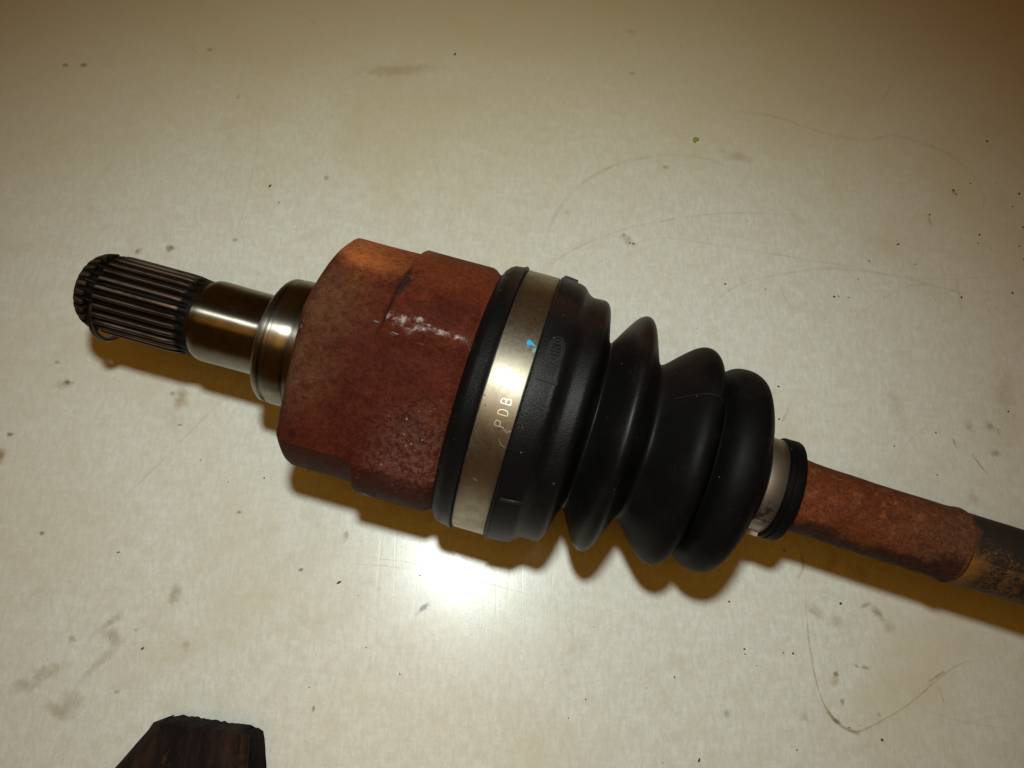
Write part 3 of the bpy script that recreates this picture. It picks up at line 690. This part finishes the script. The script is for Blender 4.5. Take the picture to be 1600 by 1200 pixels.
# ---- bare metal where the ridge was knocked
def hr(s, p): return housing_r(p % 360, s, 41.7)
for cs, cp, ds, dp, st, sh in ((77.0, -2.8, 1.3, 2.4, 2.0, -0.5), (81.5, -2.5, 3.0, 3.0, 1.1, 0), (86.5, -4.6, 2.0, 2.0, 1.7, 0), (87.5, -1.6, 3.5, 1.7, 1.0, 0), (84.5, 1.0, 2.2, 2.0, 0.8, 0), (93.5, -2.0, 4.5, 1.7, 1.1, 0), (98.6, -1.6, 1.2, 1.3, 1.7, 0),
        (101.0, -1.6, 2.0, 1.8, 1.2, 0), (80.5, 3.4, 1.7, 0.45, 1.8, 0), (88.5, 4.0, 2.3, 0.35, 1.0, 0), (89.5, -3.4, 2.6, 0.5, 1.2, 0.3), (52.9, 6.0, 0.4, 1.6, 2.2, 0), (52.4, 9.5, 0.5, 1.3, 1.2, 0)):
    def hr2(s, p):
        return housing_r(p % 360, s, lerp(hp, s))
    patch('bare_scrape', cs, cp, ds, dp, M['bare'], HR, hr2, st, 0.07, sh)
for path in ([(75.2, 0.4), (76.4, -3.0), (77.2, -5.2)], [(77.2, -0.2), (79.0, -3.2), (78.6, -5.0)], [(76.2, 0.4), (77.8, 0.1)], [(85.6, -5.6), (87.4, -4.6)], [(88.6, -3.4), (92.6, -2.8), (96.0, -2.2)], [(98.0, -2.0), (101.2, -1.6)], [(101.4, -1.8), (103.0, 0.0)], [(77.4, -1.4), (78.5, -4.6)], [(80.0, 3.2), (82.2, 3.5)], [(103.0, 0.6), (104.0, 3.0)]):
    strip('nick', path, 0.16, 0.05, M['nick'], HR, lambda s: housing_r(0.0, s, lerp(hp, s)) )
ck = mat_plain('dark_crack', (0.02, 0.008, 0.005), 0.7)
for cs, cp, ds, dp, st in ((76.6, -8.0, 1.0, 5.0, 1.6), (77.4, -15.0, 1.3, 5.0, 1.5), (78.0, -21.0, 2.2, 4.0, 1.2), (76.2, -2.0, 0.7, 3.0, 1.5), (74.0, -0.2, 1.6, 0.8, 1.3), (77.0, -26.0, 4.0, 3.5, 0.6),
        (81.0, 92.0, 3.0, 8.0, 1.3), (79.0, 84.0, 1.6, 4.0, 0.8), (90, 100, 8, 8, 0.6), (57.0, 60.0, 2.0, 4.0, 0.5)):
    patch('dark_patch', cs, cp, ds, dp, M['dark_patch'], HR, lambda s, p: housing_r(p % 360, s, lerp(hp, s)), st, 0.10)  # dark patches along the step and on the near lobe
tp = [(87.4, -16.5), (88.6, -13.5), (90.4, -10.5), (92.6, -8.0)]
vs = []
for i, (s, p) in enumerate(tp): vs.append(M_AX @ pt(s, p, hr(s, p) + 0.05))
tube('fine_hair', [pt(s, p, hr(s, p) + 0.05) for s, p in tp], 0.07 * MM, ck, HR, 6)
# crumbs of rust clinging to the rim
def crumb(c, r, seed):
    bm = bmesh.new(); lump(bm, c, r, seed, 0.9, 1)
    me = bpy.data.meshes.new('rust_crumb'); bm.to_mesh(me); bm.free()
    link('rust_crumb', me, M['flake'], HR, sharp=80)
for i in range(5):
    crumb(pt(55.5 + i * 0.5 + random.uniform(-.3, .3), 109 + random.uniform(-3, 3), 42.0), random.uniform(0.2, 0.45) * MM, i)
for i in range(3):
    crumb(pt(52.6 + random.uniform(-.6, .6), 64.5 + random.uniform(-1.5, 1.5), 41.0), random.uniform(0.15, 0.28) * MM, i)

# ------------------------------------------------------------------ dark worn piece at the near edge of the worktop
n = NT('worn_dark_rubber')
x = n.xyz(); s1 = n.noise(26, 5, 0.7, n.mapping((6, 0.8, 1))); s2 = n.noise(400, 4, 0.7)
b_ = n.mix(n.ramp(s1, 0.4, 0.7), (0.009, 0.006, 0.006), (0.030, 0.016, 0.011))
b_ = n.mix(n.ramp(s2, 0.55, 0.75, 0, 0.5), b_, (0.05, 0.026, 0.016))
n.pr(Base_Color=b_, Roughness=0.8, IOR=1.15, Normal=n.bump(n.math('ADD', s2, s1), 0.6, 0.0006)); worn = n.m
n = NT('tan_rust_streak')
s1 = n.noise(300, 4, 0.7); n.pr(IOR=1.15, Base_Color=n.mix(n.ramp(s1, 0.35, 0.65), (0.012, 0.008, 0.006), (0.038, 0.019, 0.011)), Roughness=0.75, Normal=n.bump(s1, 0.6, 0.0004)); tan = n.m

piece = bpy.data.objects.new('rubber_block', None); COL.objects.link(piece)
ZT = 0.020
piece.location = Vector((at(325, 1190).x, at(325, 1190).y, 0))
thing(piece, 'dark worn rubber piece with tan streaks cut off at the bottom left edge', 'rubber piece')
rows = [(1130, 244, 388), (1135, 236, 393), (1147, 227, 395), (1165, 208, 396), (1183, 191, 397), (1202, 173, 398), (1240, 158, 399), (1300, 130, 402)]
vs = []; K = 40
for i, (v, l, r) in enumerate(rows):
    for k in range(K + 1):
        t = k / K; u = l + (r - l) * t
        edge = min(t, 1 - t) * 2
        z = ZT * (1 - (1 - min(1, edge * 3.2)) ** 2.2) * (1 if i > 0 else 0.86)
        vv = v + 22 * (t - 0.3) * (1 if i < 3 else (0.5 if i < 5 else 0.2))     # end face slopes down to the right
        ridge = 0.0012 * math.exp(-((u - 262) / 9) ** 2) + 0.0012 * math.exp(-((u - 374) / 10) ** 2)
        z = max(0.0005, z + (ridge if edge > 0.1 else 0) + 0.0018 * noise.noise(Vector((u * 0.05, vv * 0.03, 0))) + 0.0011 * noise.noise(Vector((u * 0.3, vv * 0.12, 4))))
        w0 = at(u, vv + 3.0 * noise.noise(Vector((u * 0.13, i, 0))), min(z, ZT) if z > 0.006 else ZT * 0.75)
        vs.append(Vector((w0.x, w0.y, z)) - piece.location)
nr = len(rows)
base0 = len(vs)
for i in range(nr):
    for k in range(K + 1):
        p = vs[i * (K + 1) + k]; vs.append(Vector((p.x, p.y, 0)))
fs = [(i * (K + 1) + k, i * (K + 1) + k + 1, (i + 1) * (K + 1) + k + 1, (i + 1) * (K + 1) + k) for i in range(nr - 1) for k in range(K)]
fs += [(base0 + a, base0 + b, base0 + c, base0 + d) for a, b, c, d in fs]
fs += [(k, k + 1, base0 + k + 1, base0 + k) for k in range(K)] + [((nr - 1) * (K + 1) + k, (nr - 1) * (K + 1) + k + 1, base0 + (nr - 1) * (K + 1) + k + 1, base0 + (nr - 1) * (K + 1) + k) for k in range(K)]
fs += [(i * (K + 1), (i + 1) * (K + 1), base0 + (i + 1) * (K + 1), base0 + i * (K + 1)) for i in range(nr - 1)]
fs += [(i * (K + 1) + K, (i + 1) * (K + 1) + K, base0 + (i + 1) * (K + 1) + K, base0 + i * (K + 1) + K) for i in range(nr - 1)]
me = bpy.data.meshes.new('block_body'); me.from_pydata(vs, [], fs)
bm = bmesh.new(); bm.from_mesh(me); bmesh.ops.recalc_face_normals(bm, faces=bm.faces[:]); bm.to_mesh(me); bm.free()
link('block_body', me, worn, piece, sharp=50)
for u0, u1, r_ in ((262, 256, 2.6), (374, 369, 2.6)):
    pts = []
    for k in range(14):
        v = 1142 + k * 9 + (8 if u0 > 300 else 0); t = k / 13; q = at(u0 + (u1 - u0) * t + 1.5 * noise.noise(Vector((k * .7, u0, 0))), v, ZT)
        pts.append(Vector((q.x, q.y, ZT - 0.0019 - 0.0022 * abs(t - 0.5) + 0.0005 * noise.noise(Vector((k * .5, u0, 2))))) - piece.location)
    tube('rib', pts, r_ * MM, tan, piece, 10)

scene.render.engine = 'CYCLES'
